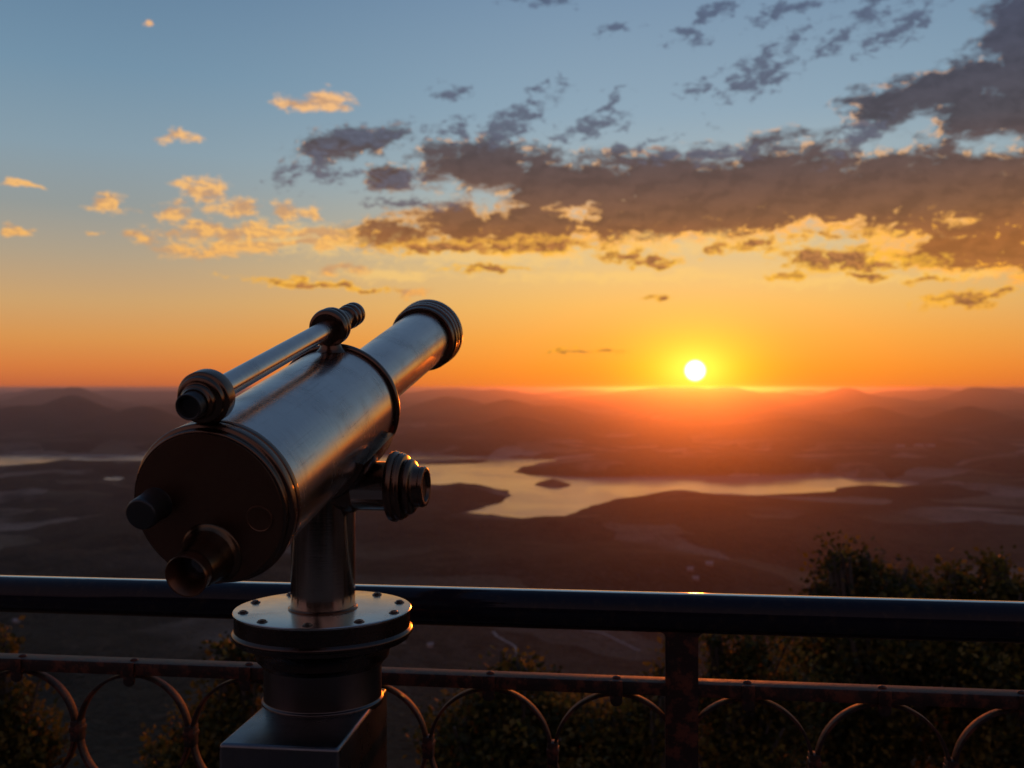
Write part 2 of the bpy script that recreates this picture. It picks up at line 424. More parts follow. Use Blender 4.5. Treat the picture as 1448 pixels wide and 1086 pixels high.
def sdist(px, py, poly):
    """signed distance, negative inside"""
    best = np.full(px.shape, 1e18); ins = np.zeros(px.shape, bool); n = len(poly)
    for i in range(n):
        ax, ay = poly[i]; bx, by = poly[(i+1) % n]
        ex, ey = bx-ax, by-ay; q = np.clip(((px-ax)*ex+(py-ay)*ey)/(ex*ex+ey*ey), 0, 1)
        best = np.minimum(best, (px-ax-q*ex)**2+(py-ay-q*ey)**2)
        c = ((ay > py) != (by > py)) & (px < (bx-ax)*(py-ay)/(by-ay+1e-12)+ax); ins ^= c
    return np.where(ins, -1, 1)*np.sqrt(best)

# hills: crest seen at (x, y) from the viewpoint, distance, half width in photo pixels there, depth in metres
hills = [(105,562,10500,70,800),(30,575,9800,50,700),(205,575,9500,60,700),(270,572,16500,80,1500),(-40,570,15000,70,1400),(150,612,7500,80,400),(20,620,7400,80,400),(330,574,17000,90,1800),(640,562,15000,70,1200),(720,567,13500,60,1000),(780,573,12500,55,900),
         (728,589,8800,64,700),(655,602,8600,60,650),(800,603,8800,50,650),(870,600,9200,100,700),(1000,605,8600,120,600),
         (1235,574,11000,48,800),(1372,576,9800,58,700),(1450,594,8600,70,500),(1120,592,9000,90,600),(1290,604,7800,90,450),
         (830,647,5950,55,300),(900,641,6050,75,330),(985,646,6000,70,320),(1080,648,6050,80,330),(1200,648,6000,100,400),(1330,634,6300,110,450),
         (105,547.3,20000,40,1500),(75,550,21000,60,1500),(60,550,30000,60,2200),(165,550.5,31000,50,2200),(215,552.5,31000,60,2200),(300,552.5,33000,80,2500),(390,550,33000,60,2500),(-60,552,46000,120,3000),(450,554,46000,150,3000),(640,550,30000,90,2500),(700,552,28000,60,2500),(830,551,32000,70,2500),(930,551,34000,80,2500),(983,547.9,20000,200,1800),(1195,548.6,21000,42,1500),(1130,551,32000,50,2200),(1270,553,31000,60,2200),(1382,547.8,20000,36,1500),(1400,550,21000,60,1500),(1330,550,30000,50,2200),(1440,549,31000,60,2200),(1560,552,46000,110,3000),(-200,553,46000,120,3000),
         (783,673,4860,18,110),
         (955,690,3850,60,260),(885,699,3650,45,220),(830,712,3450,36,160),(1085,703,3850,90,280),(980,712,3300,150,400),(1180,722,3300,100,300),(1150,716,3300,160,300),(690,694,4400,30,160),(640,690,4450,60,200),(600,728,3500,90,300),(560,745,3100,120,300),
         (840,745,2800,140,260),(1060,748,2750,160,260),(1330,722,3300,140,300),(1260,765,2550,160,240),(700,770,2500,130,220),(930,790,2250,150,200),
         (40,668,5300,130,350),(150,690,4600,140,350),(60,720,3900,150,330),(180,745,3300,140,260),(70,790,2600,170,220),(500,800,2300,180,200),(250,860,1900,200,150),(620,870,1850,160,150),(1200,850,1950,220,160)]
HB = []
for (hx, hy, d, w, dep) in hills:
    top = CAM_Z-(hy-EY)/F*d
    HB.append(((hx-CX)/F*d, d, top, w/F*d, dep))
PR = [0, 3.0, 4.0, 8, 30, 100, 500, 1150, 1500, 90000]
PZ = [-.5, -.7, -1.9, -4.2, -15, -48, -205, -428, -441, -441]
def height(x, y):
    x = np.asarray(x, float); y = np.asarray(y, float)
    r = np.hypot(x, y); az_ = np.arctan2(x, y)
    h = np.interp(r, PR, PZ)
    amp = np.clip((r-900)/1500, 0, 1)
    amp = amp*(1-.7*np.exp(-((r-4000)/900)**2)*np.clip((az_+.02)/.03, 0, 1)*(r < 7000))
    roll = fbm(x/1700+3.3, y/1700+8.1, 4)
    base = h+amp*(np.clip(roll-.40, 0, 1)*260+(fbm(x/420+1.7, y/420, 4)-.4)*70)+np.clip((r-25)/400, 0, 1)*(fbm(x/90, y/90, 3)-.5)*9
    far = np.clip((r-9000)/9000, 0, 1)
    base = base+far*np.clip(fbm(x/5200+9, y/5200+4, 5)-.40, 0, 1)*210
    wig = fbm(x/600+40, y/600+11, 4)
    for (cx, cy, top, w, dep) in HB:
        # along / across the line of sight
        L = math.hypot(cx, cy); ux, uy = cx/L, cy/L
        s = (x-cx)*ux+(y-cy)*uy; q = (x-cx)*uy-(y-cy)*ux
        e = np.exp(-(s/dep)**2-np.abs(q/(w*1.05))**1.85)
        hh = top-(-441)
        base = np.maximum(base, base*(1-e)+(-441+hh*(.86+.28*wig))*e)
    base = np.where(r > 3000, np.minimum(base, 11), base)
    bk = np.clip((-y-9.5)/6, 0, 1)*np.clip(1.6*(-y)/np.maximum(r, 1), 0, 1)  # unseen bank added behind the viewer to darken reflections in the metal
    base = np.maximum(base, bk*np.clip(7.5-np.abs(r-24)*.22, -60, 7.5)+(bk-1)*900) if (y < -9).any() else base
    near_l = (r > 2300) & (r < 9500) & (np.abs(az_) < .75) & (y > 0)
    if near_l.any():
        lx, ly = x[near_l], y[near_l]
        jx = (vnoise(lx/70, ly/70)-.5)*36+(vnoise(lx/260, ly/260)-.5)*30; jy = (vnoise(lx/90+50, ly/90+7)-.5)*36
        sd = np.full(lx.shape, 1e9)
        for P in polys: sd = np.minimum(sd, sdist(lx+jx, ly+jy, P))
        si = np.full(lx.shape, -1e9)
        for P in ipolys: si = np.maximum(si, -sdist(lx+jx*.4, ly+jy*.4, P))
        land = base[near_l]
        k = 1-np.exp(-np.clip(sd, 0, None)/170)
        ki = 1-np.exp(-np.clip(si, 0, None)/38); k = np.where(si > 0, ki, k); sd = np.maximum(sd, si)
        land = np.where(si > 0, np.minimum(land, np.where(ly > 5600, WATER+9, WATER+34)), land)
        z = np.where(sd > 0, WATER+1.2+(np.maximum(land, -446)-WATER-1.2)*k, WATER-np.minimum(14, 1.5-sd*.08))
        base[near_l] = z
    return base

def mesh_np(name, verts, quads):
    me = bpy.data.meshes.new(name)
    me.vertices.add(len(verts)); me.vertices.foreach_set('co', verts.astype(np.float32).ravel())
    n = len(quads); k = quads.shape[1]
    me.loops.add(n*k); me.loops.foreach_set('vertex_index', quads.astype(np.int32).ravel())
    me.polygons.add(n); me.polygons.foreach_set('loop_start', (np.arange(n)*k).astype(np.int32))
    me.update(calc_edges=True); me.validate()
    return me

angs = np.concatenate([np.arange(-180, -36, 3.0), np.arange(-36, 36, .07), np.arange(36, 180, 3.0)])*PI/180
rad = np.concatenate([[.5, 2.0, 3.0], np.geomspace(3.4, 1000, 70), np.arange(1010, 3000, 11), np.arange(3000, 8200, 20), np.geomspace(8200, 60000, 150)])
A_, R_ = np.meshgrid(angs, rad)
X_ = R_*np.sin(A_); Y_ = R_*np.cos(A_); Z_ = height(X_, Y_)
na_, nr_ = len(angs), len(rad)
ii, jj = np.meshgrid(np.arange(nr_-1), np.arange(na_), indexing='ij'); kk = (jj+1) % na_
quads = np.stack([ii*na_+jj, ii*na_+kk, (ii+1)*na_+kk, (ii+1)*na_+jj], -1).reshape(-1, 4)[:, ::-1]
me = mesh_np('ground', np.stack([X_, Y_, Z_], -1).reshape(-1, 3), quads); me.shade_smooth()

def mk_ground():
    m, t, p, ob, uv = material('wooded_land')
    big = noise(t, ob, .0011, 5, .6); mid = noise(t, ob, .006, 5, .62, .5); tree = noise(t, ob, .07, 4, .7); tr2 = noise(t, ob, .19, 3, .7)
    vor = t.nodes.new('ShaderNodeTexVoronoi'); vor.inputs['Scale'].default_value = .085; t.links.new(ob.s, vor.inputs['Vector'])
    vd = V(t, vor.outputs['Distance'])
    c = mixc(t, big.ss(.38, .62), (.024, .030, .018), (.062, .052, .036))
    c = mixc(t, tree.ss(.40, .65)*.7, c, (.022, .026, .015))
    c = mixc(t, tr2.ss(.52, .7)*.5, c, (.10, .085, .05))
    g = t.nodes.new('ShaderNodeNewGeometry'); sp = t.nodes.new('ShaderNodeSeparateXYZ'); t.links.new(g.outputs['Position'], sp.inputs[0])
    low_ = V(t, sp.outputs[2]).ss(-340, -445)
    grove = noise(t, ob, .022, 4, .62); c = mixc(t, grove.ss(.42, .62)*.75, c, (.012, .018, .010))
    c = mixc(t, noise(t, ob, .05, 3, .6).ss(.55, .70)*.5, c, (.095, .080, .05))
    wob = vmath(t, 'ADD', ob, vmath(t, 'MULTIPLY', vmath(t, 'SUBTRACT', noise(t, ob, .004, 3, .5, out=1), (.5, .5, .5)), (160, 160, 0)))
    fv = t.nodes.new('ShaderNodeTexVoronoi'); fv.voronoi_dimensions = '2D'; fv.inputs['Scale'].default_value = .0042; t.links.new(wob.s, fv.inputs['Vector'])
    sepc = t.nodes.new('ShaderNodeSeparateColor'); t.links.new(fv.outputs['Color'], sepc.inputs[0])
    cell = V(t, sepc.outputs[0]); cell2 = V(t, sepc.outputs[1])
    field = cell.ss(.58, .62)*big.ss(.40, .54)*low_*tree.ss(.72, .52)
    c = mixc(t, field*.8, c, mixc(t, cell2, (.12, .11, .06), (.42, .36, .30)))
    setin(t, p, 'Base Color', c); setin(t, p, 'Roughness', .95); setin(t, p, 'Specular IOR Level', .1)
    bump(t, p, tree*8+vd*-8+tr2*3, 1.0, 2.4)
    return m
ground = link_mesh('ground', me, mk_ground()); tag(ground, 'dark wooded hills and valley floor rolling away to the far ridges', 'terrain', kind='structure')

# lake water
a2_ = np.linspace(-40, 40, 60)*PI/180; r2_ = np.geomspace(2300, 9800, 40)
AA, RR = np.meshgrid(a2_, r2_); v = np.stack([RR*np.sin(AA), RR*np.cos(AA), np.full(AA.shape, WATER)], -1).reshape(-1, 3)
ii, jj = np.meshgrid(np.arange(39), np.arange(59), indexing='ij')
q = np.stack([ii*60+jj, ii*60+jj+1, (ii+1)*60+jj+1, (ii+1)*60+jj], -1).reshape(-1, 4)[:, ::-1]
me = mesh_np('lake', v, q)
def mk_water():
    m, t, p, ob, uv = material('lake_water')
    n = noise(t, vmath(t, 'MULTIPLY', ob, (.012, .03, 1)), 1, 5, .65); big = noise(t, ob, .0016, 4, .6, .8)
    setin(t, p, 'Base Color', (.26, .18, .18)); setin(t, p, 'Roughness', big.ss(.42, .6)*.06+.11)
    setin(t, p, 'Specular IOR Level', .75); p.inputs['IOR'].default_value = 1.8
    bump(t, p, n, .06, 1.0)
    return m
water = link_mesh('lake', me, mk_water()); tag(water, 'pale still lake winding between low wooded shores', 'lake', kind='structure')

# haze filling the whole valley
hz = bpy.data.meshes.new('haze')
mb = MB(); mb.box((0, 0, (-490+13.5)/2), (126000, 126000, 503.5))
mh = bpy.data.materials.new('haze_air'); mh.use_nodes = True; ht = mh.node_tree; ht.nodes.clear()
hv = ht.nodes.new('ShaderNodeVolumePrincipled'); hv.inputs['Color'].default_value = (.64, .57, .76, 1)
hv.inputs['Density'].default_value = 1/24000; hv.inputs['Anisotropy'].default_value = .90
hout = ht.nodes.new('ShaderNodeOutputMaterial'); ht.links.new(hv.outputs[0], hout.inputs['Volume'])
haze = mb.build('haze', mh); tag(haze, kind='stuff')
haze['label'] = 'thin evening haze over the valley'; haze['category'] = 'haze'
haze.visible_shadow = True

def hit(x, y):
    """where the sight line through a photo position meets the land"""
    t = np.geomspace(300, 55000, 9000)
    hx = (x-CX)/F*t; hzz = CAM_Z-(y-EY)/F*t
    g = height(hx, t); k = np.argmax(hzz < g)
    return Vector((hx[k], t[k], g[k]))

# ------------------------------------------------------------------ terrace
RAIL_L = Vector((-1.13600825, 2.24063505, 0)); RD = Vector((.99168055, -.12872332, 0)); RN = Vector((.12872332, .99168055, 0))
RYAW = math.atan2(RD.y, RD.x)
def mk_stone():
    m, t, p, ob, uv = material('terrace_stone')
    n = noise(t, ob, 6, 6, .6); b = t.nodes.new('ShaderNodeTexBrick'); b.inputs['Scale'].default_value = 2.0
    b.inputs['Color1'].default_value = (.16, .14, .125, 1); b.inputs['Color2'].default_value = (.21, .19, .17, 1); b.inputs['Mortar'].default_value = (.06, .055, .05, 1)
    t.links.new(ob.s, b.inputs['Vector'])
    setin(t, p, 'Base Color', mixc(t, n.ss(.4, .7)*.5, V(t, b.outputs[0]), (.10, .09, .08))); setin(t, p, 'Roughness', .8); bump(t, p, n, .3, .01)
    return m
cdeck = RAIL_L+RD*1.2-RN*4.0
mb = MB(); mb.box((cdeck.x, cdeck.y, -.15), (12, 8.5, .30), RYAW)
deck = mb.build('terrace', mk_stone(), bevel=.01); tag(deck, 'stone paved lookout terrace inside the railing', 'terrace', kind='structure')

# ------------------------------------------------------------------ railing
rail = empty('railing', (RAIL_L.x, RAIL_L.y, 0))
tag(rail, 'iron lookout railing with thick dark round handrail and rusty ring pattern', 'railing')
ro = Vector((RAIL_L.x, RAIL_L.y, 0))
PITCH, S0 = .2615, 1.492
def rp(s, z, n=0): return RAIL_L+RD*s+RN*n+Vector((0, 0, z))
HR = .0402; HZ = CAM_Z-.4566
sA, sB = S0-7*PITCH-.25, S0+7*PITCH+.25
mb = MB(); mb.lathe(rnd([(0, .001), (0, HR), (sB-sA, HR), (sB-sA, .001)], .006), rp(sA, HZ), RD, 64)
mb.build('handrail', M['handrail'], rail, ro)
LZ = CAM_Z-.6075
for z in (LZ, LZ-.0265-2*PITCH/2-.0005):
    mb = MB(); c = rp((sA+sB)/2, z); mb.box(c, (sB-sA, .046, .0265), RYAW)
    mb.build('crossbar', M['rust'], rail, ro, bevel=.0022)
RZ = LZ-.01325-PITCH/2
post_i = (-7, 0, 7)
for i in post_i:
    s = S0+i*PITCH
    top = HZ-HR+.006
    # flat bar with small welded fillets where it meets the handrail
    prof = [(-.0325, 0), (-.0325, top-.016)]
    for k in range(6): q = k/5*PI/2; prof.append((-.0325-.012*(1-math.cos(q)), top-.012+.012*math.sin(q)))
    prof += [(-x, z) for x, z in prof[::-1]]
    mb = MB(); f = [rp(s+x, z, -.027) for x, z in prof]; bk = [rp(s+x, z, .027) for x, z in prof]
    mb.grid([f, bk]); mb.cap(f, True); mb.cap(bk)
    mb.build('post', M['rust'], rail, ro, bevel=.0015)
ring_me = clip_me = rivet_me = clasp_me = None
def part_at(name, me, loc):
    o = bpy.data.objects.new(name, me); C.objects.link(o); o.parent = rail; o.location = loc-ro; return o
for k in range(-14, 10):
    i = k/2; s = S0+i*PITCH
    if k % 2:                                       # ring centre with its clip and rivet on the bar
        c = rp(s, RZ)
        if ring_me is None:
            mb = MB(); R1 = PITCH/2-.0012; N = 96; rows = []
            for (rr, nn) in ((R1-.0062, -.0115), (R1, -.0115), (R1, .0115), (R1-.0062, .0115), (R1-.0062, -.0115)):
                rows.append([RD*(rr*math.cos(2*PI*j/N))+Vector((0, 0, rr*math.sin(2*PI*j/N)))+RN*nn for j in range(N)])
            mb.grid(rows); r0 = mb.build('ring', M['rust'], rail, bevel=.0009); ring_me = r0.data; r0.location = c-ro
            mb = MB(); prof = [(-.0125, .0), (.0125, 0), (.0125, -.014)]+[(.0125*math.cos(q), -.014-.0105*math.sin(q)) for q in (.5, 1.05, 1.57, 2.1, 2.65)]+[(-.0125, -.014)]
            f = [RD*x+Vector((0, 0, z))-RN*.0245 for x, z in prof]; bk = [RD*x+Vector((0, 0, z))-RN*.0185 for x, z in prof]
            # the strap also climbs the face of the bar
            mb.grid([f, bk]); mb.cap(f, True); mb.cap(bk); mb.box(Vector((0, 0, .013))-RN*.0252, (.025, .0045, .030), RYAW); mb.box(Vector((0, 0, -.0045)), (.022, .040, .008), RYAW)
            c0 = mb.build('clip', M['rust'], rail, bevel=.0012); clip_me = c0.data; c0.location = rp(s, LZ-.0132)-ro
            mb = MB(); mb.lathe([(-.001, .0085), (.0015, .0082), (.0038, .0058), (.0048, .0005)], (0, 0, 0), (0, 0, 1), 20); v0 = mb.build('rivet', M['rust'], rail); rivet_me = v0.data; v0.location = rp(s, LZ+.0135)-ro
        else:
            part_at('ring', ring_me, c); part_at('clip', clip_me, rp(s, LZ-.0132)); part_at('rivet', rivet_me, rp(s, LZ+.0135))
    elif i not in post_i:                           # collar where two rings touch
        c = rp(s, RZ)
        if clasp_me is None:
            mb = MB(); mb.box((0, 0, 0), (.021, .029, .044), RYAW); mb.box((0, 0, .004), (.0245, .0325, .012), RYAW)
            k0 = mb.build('clasp', M['rust'], rail, bevel=.002); clasp_me = k0.data; k0.location = c-ro
        else: part_at('clasp', clasp_me, c)

# ------------------------------------------------------------------ telescope
TX, TY = -.3267, 1.747
tel = empty('telescope', (TX, TY, 0)); to = Vector((TX, TY, 0))
tag(tel, 'large steel and bronze lookout telescope on a round flanged pedestal, aimed over the valley', 'telescope')
BYAW = math.radians(-6.5)
up = (0, 0, 1)
# square pedestal with a rounded cap
mb = MB(); mb.box((-.333, 1.665, .5315), (.187, .308, 1.063), BYAW); pb = mb.build('pedestal_box', M['box'], tel, to, bevel=.007, seg=4)
mb = MB(); mb.lathe(rnd([(1.058, .104), (1.0655, .104), (1.068, .1003), (1.131, .1003)], .001), (TX, TY, 0), up, 96)
mb.build('drum', M['cast'], tel, to)
prof = [(1.127, .098), (1.127, .1045), (1.1335, .1075), (1.137, .113)]
prof += [(1.137+.030*math.sin(q), .113+.030*(1-math.cos(q))) for q in (.3, .6, .9, 1.2, 1.5)]
prof += [(1.170, .1485), (1.1765, .1495)]
prof += [(1.1815+.005*math.sin(q), .1495+.0052*math.cos(q)) for q in (-1.3, -.8, -.3, .2, .7, 1.2)]
prof += [(1.188, .1496), (1.2145, .1496)]
mb = MB(); mb.lathe(prof, (TX, TY, 0), up, 128); mb.build('flange', M['flange'], tel, to)
mb = MB(); mb.lathe([(1.2145, .05), (1.2147, .1512), (1.2155, .1518), (1.2180, .1518), (1.2192, .1508), (1.2195, .149), (1.2195, .05)], (TX, TY, 0), up, 128, caps=False)
plate = mb.build('top_plate', M['plate_steel'], tel, to)
bolt_me = None
for k in range(10):
    q = math.radians(-90+k*36); c = Vector((TX+.134*math.cos(q), TY+.134*math.sin(q), 1.2195))
    if bolt_me is None:
        mb = MB(); mb.lathe([(-.001, .0088), (.0012, .0088), (.0016, .0070)], (0, 0, 0), up, 28)
        mb.lathe(rnd([(.0015, .0066), (.0032, .0066), (.0040, .0056), (.0040, .0032), (.0022, .0030), (.0022, .0002)], .0004), (0, 0, 0), up, 6, caps=False)
        b0 = mb.build('bolt', M['bolt'], plate); bolt_me = b0.data; b0.location = c-to
    else:
        b = bpy.data.objects.new('bolt', bolt_me); C.objects.link(b); b.parent = plate; b.location = c-to; b.rotation_euler = (0, 0, k*1.3)
mb = MB(); mb.lathe([(1.2175, .0595), (1.2215, .0595), (1.2235, .0575), (1.2235, .0549)], (TX, TY, 0), up, 96); mb.build('column_seat', M['bronze'], tel, to)
mb = MB(); mb.lathe([(1.218, .0549), (1.44, .0549), (1.47, .0549)], (TX, TY, 0), up, 96); mb.build('column', M['steel_column'], tel, to)

PB = pix(302, 714, 1.35); PF = pix(478, 574, 1.82)
ax = (PF-PB); LB = ax.length; ax.normalize()
rx = ax.cross(Vector((0, 0, 1))).normalized(); ux = rx.cross(ax)
def at(t, x=0, y=0): return PB+ax*t+rx*x+ux*y
RB = .1075
# cradle under the barrel
mb = MB(); t0, t1 = .335, .505; rows = []
NA = 40; half = math.radians(62); mid = math.radians(-78)
def cradle_row(t, r, wf=1.0):
    out = []
    for j in range(NA):
        q = mid+half*wf*(2*j/(NA-1)-1); out.append(at(t, math.cos(q)*r, math.sin(q)*r))
    return out
for (t, r, w) in ((t0, RB-.002, .86), (t0, RB+.008, .88), (t0+.012, RB+.013, .95), (t1-.018, RB+.013, .95), (t1-.012, RB+.010, .90), (t1-.012, RB-.002, .9)): rows.append(cradle_row(t-.03, r, w))
mb.grid(rows, False); 
for e in (0, -1): mb.cap([r[e] for r in rows])
mb.build('cradle', M['bronze'], tel, to)
TR = Vector((TX, TY, CAM_Z-.1685))
mb = MB(); mb.lathe(rnd([(-.062, .001), (-.062, .046), (-.055, .052), (.040, .052), (.058, .0455), (.062, .042)], .003), TR, rx, 80); mb.build('yoke', M['bronze'], tel, to)
mb = MB(); mb.lathe([(.05, .042), (.125, .042)], TR, rx, 80); arm = mb.build('side_arm', M['steel_column'], tel, to)
kp = [(.112, .040), (.112, .0575), (.1135, .0598), (.1180, .0604), (.1215, .0598), (.123, .0578), (.1245, .0562), (.1265, .0575), (.131, .0575), (.1325, .0555), (.134, .0555), (.137, .0535), (.1385, .046), (.1395, .0445), (.1415, .0470), (.1455, .0476), (.149, .0462), (.1505, .0440), (.1525, .0385), (.155, .0352), (.164, .0345), (.1655, .0350), (.168, .0350), (.1705, .0340), (.172, .0322), (.172, .0255), (.1665, .0240), (.1665, .0005)]
mb = MB(); mb.lathe(rnd(kp, .0007), TR+rx*.012, rx, 96); knob = mb.build('focus_knob', M['bronze'], tel, to)

# main barrel
mb = MB(); mb.lathe([(.004, RB), (LB*.25, RB), (LB*.5, RB), (LB-.004, RB)], PB, ax, 128, caps=False); mb.build('barrel', M['steel'], tel, to)
fr = [(LB-.008, RB-.001), (LB-.008, .1105), (LB-.006, .1138), (LB-.001, .1150), (LB+.004, .1148), (LB+.007, .1120), (LB+.008, .105), (LB+.009, .065)]
mb = MB(); mb.lathe(rnd(fr, .001), PB, ax, 128); mb.build('front_flange', M['bronze'], tel, to)
rf = [(.030, RB-.001), (.030, .1100), (.028, .1120), (.018, .1125), (.0165, .1105), (.0145, .1105), (.0125, .1130), (.001, .1135), (-.001, .1120), (-.003, .1082), (-.006, .1078), (-.012, .1078), (-.0135, .1062), (-.0140, .1030)]
mb = MB(); mb.lathe(rnd(rf, .0008), PB, ax, 128, caps=False); mb.build('rear_flange', M['bronze'], tel, to)
mb = MB(); mb.lathe([(-.0133, .104), (-.0146, .1035), (-.0150, .102), (-.0150, .0005)], PB, ax, 128, caps=False); bpl = mb.build('back_plate', M['back'], tel, to)
mb = MB(); mb.lathe(rnd([(-.0148, .0192), (-.0178, .0185), (-.0182, .0165), (-.0172, .0158), (-.0170, .0002)], .0006), at(0, .071, -.012), ax, 48, caps=False); mb.build('coin_boss', M['back'], bpl, to)
mb = MB(); mb.lathe(rnd([(-.0140, .0235), (-.0165, .0222), (-.030, .0215), (-.054, .0215), (-.0570, .0195), (-.0572, .0002)], .0016), at(0, -.074, .006), ax, 56, caps=False); mb.build('button', M['black'], bpl, to)
ep = at(0, -.004, -.0640)
mb = MB(); mb.lathe(rnd([(-.0140, .0440), (-.0170, .0430), (-.0190, .0400), (-.024, .0365), (-.040, .0325), (-.058, .0298), (-.068, .0282)], .0014), ep, ax, 72, caps=False); epo = mb.build('eyepiece', M['brass'], tel, to)
mb = MB(); mb.lathe([(-.066, .0274), (-.072, .0276), (-.080, .0280), (-.0856, .0285), (-.0870, .0280), (-.0866, .0266), (-.080, .0222), (-.070, .0176), (-.064, .0155), (-.058, .0145)], ep, ax, 72, caps=False); mb.build('eyecup', M['back'], epo, to)
mb = MB(); mb.lathe([(-.058, .0150), (-.0595, .010), (-.0602, .0003)], ep, ax, 40, caps=False); mb.build('lens', M['lens'], epo, to)

# front tube, slightly flared towards the objective
LC = 1.156
mb = MB(); mb.lathe([(LB+.004, .0600), (LB+.2, .0622), (LB+.4, .0645), (LC-.03, .0668)], PB, ax, 112, caps=False); mb.build('front_tube', M['steel'], tel, to)
cp = [(LC-.085, .0660), (LC-.085, .0745), (LC-.082, .0765), (LC-.066, .0770), (LC-.064, .0785), (LC-.0635, .0800), (LC-.052, .0805), (LC-.050, .0780), (LC-.046, .0780), (LC-.044, .0810), (LC-.032, .0815), (LC-.030, .0790), (LC-.026, .0790), (LC-.024, .0822), (LC-.006, .0830), (LC-.002, .0815), (LC, .0780), (LC-.002, .070), (LC-.03, .066)]
mb = MB(); mb.lathe(rnd(cp, .0008), PB, ax, 112, caps=False); mb.build('objective_ring', M['bronze'], tel, to)
mb = MB(); mb.lathe([(LC-.03, .0675), (LC-.024, .04), (LC-.022, .0003)], PB, ax, 64, caps=False); mb.build('objective_lens', M['lens'], tel, to)

# finder scope riding on the barrel
fo = at(0, .003, .1465)
mb = MB(); mb.lathe([(-.01, .0163), (.25, .0163), (.48, .0160)], fo, ax, 64); fs = mb.build('finder_tube', M['steel'], tel, to)
RC = -.018
mb = MB(); mb.lathe(rnd([(RC+q, r) for q, r in [(.042, .0155), (.042, .0335), (.040, .0358), (.020, .0362), (.018, .0345), (.0165, .0318), (.010, .0312), (.008, .0275), (.007, .0235), (.001, .0228), (-.001, .0205), (-.004, .0192)]], .001), fo, ax, 72); mb.build('rear_collar', M['bronze'], tel, to)
mb = MB(); mb.lathe(rnd([(RC+q, r) for q, r in [(.000, .0182), (-.004, .0168), (-.015, .0168), (-.0185, .0176), (-.0215, .0174), (-.0225, .0164), (-.0215, .0144), (-.012, .0124), (-.012, .0002)]], .0008), fo, ax, 64, caps=False); mb.build('finder_eyepiece', M['black'], tel, to)
mb = MB(); mb.lathe(rnd([(.462, .0150), (.462, .0270), (.465, .0325), (.474, .0342), (.478, .0342), (.481, .0315), (.484, .0318), (.488, .0335), (.496, .0335), (.499, .0305), (.503, .024), (.505, .0165), (.530, .0150)], .001), fo, ax, 72); fc = mb.build('front_collar', M['bronze'], tel, to)
mb = MB(); mb.lathe(rnd([(-.049, .030), (-.043, .0275), (-.036, .020), (-.028, .0165), (-.015, .0165)], .002), fo+ax*.477, ux, 48); mb.build('collar_foot', M['bronze'], fc, to)
mb = MB(); mb.lathe(rnd([(.525, .0155), (.530, .0205), (.538, .0210), (.541, .0170), (.560, .0170), (.563, .0215), (.570, .0222), (.573, .0195), (.578, .0195), (.581, .0228), (.590, .0230), (.593, .0200), (.598, .0200), (.601, .0226), (.612, .0222), (.616, .0200), (.614, .0150), (.600, .0130), (.600, .0003)], .0008), fo, ax, 64, caps=False); mb.build('finder_objective', M['bronze'], tel, to)

# ------------------------------------------------------------------ trees below the terrace
def mk_leaf():
    m, t, p, ob, uv = material('leaves')
    at_ = t.nodes.new('ShaderNodeAttribute'); at_.attribute_name = 'tint'; v = V(t, at_.outputs['Fac'])
    c = ramp(t, v, [(0, (.022, .026, .008)), (.35, (.065, .060, .013)), (.7, (.19, .12, .020)), (1, (.27, .17, .028))])
    setin(t, p, 'Base Color', c); setin(t, p, 'Roughness', .55); setin(t, p, 'Specular IOR Level', .3)
    tr = t.nodes.new('ShaderNodeBsdfTranslucent'); t.links.new(c.s, tr.inputs['Color'])
    mx = t.nodes.new('ShaderNodeMixShader'); mx.inputs[0].default_value = .55
    t.links.new(p.outputs[0], mx.inputs[1]); t.links.new(tr.outputs[0], mx.inputs[2])
    t.links.new(mx.outputs[0], t.nodes['Material Output'].inputs['Surface'])
    return m
def mk_bark():
    m, t, p, ob, uv = material('bark')
    n = noise(t, vmath(t, 'MULTIPLY', ob, (14, 14, 3)), 1, 5, .65)
    setin(t, p, 'Base Color', mixc(t, n, (.035, .026, .02), (.09, .07, .055))); setin(t, p, 'Roughness', .9); bump(t, p, n, .6, .02)
    return m
M['leaf'] = mk_leaf(); M['bark'] = mk_bark()

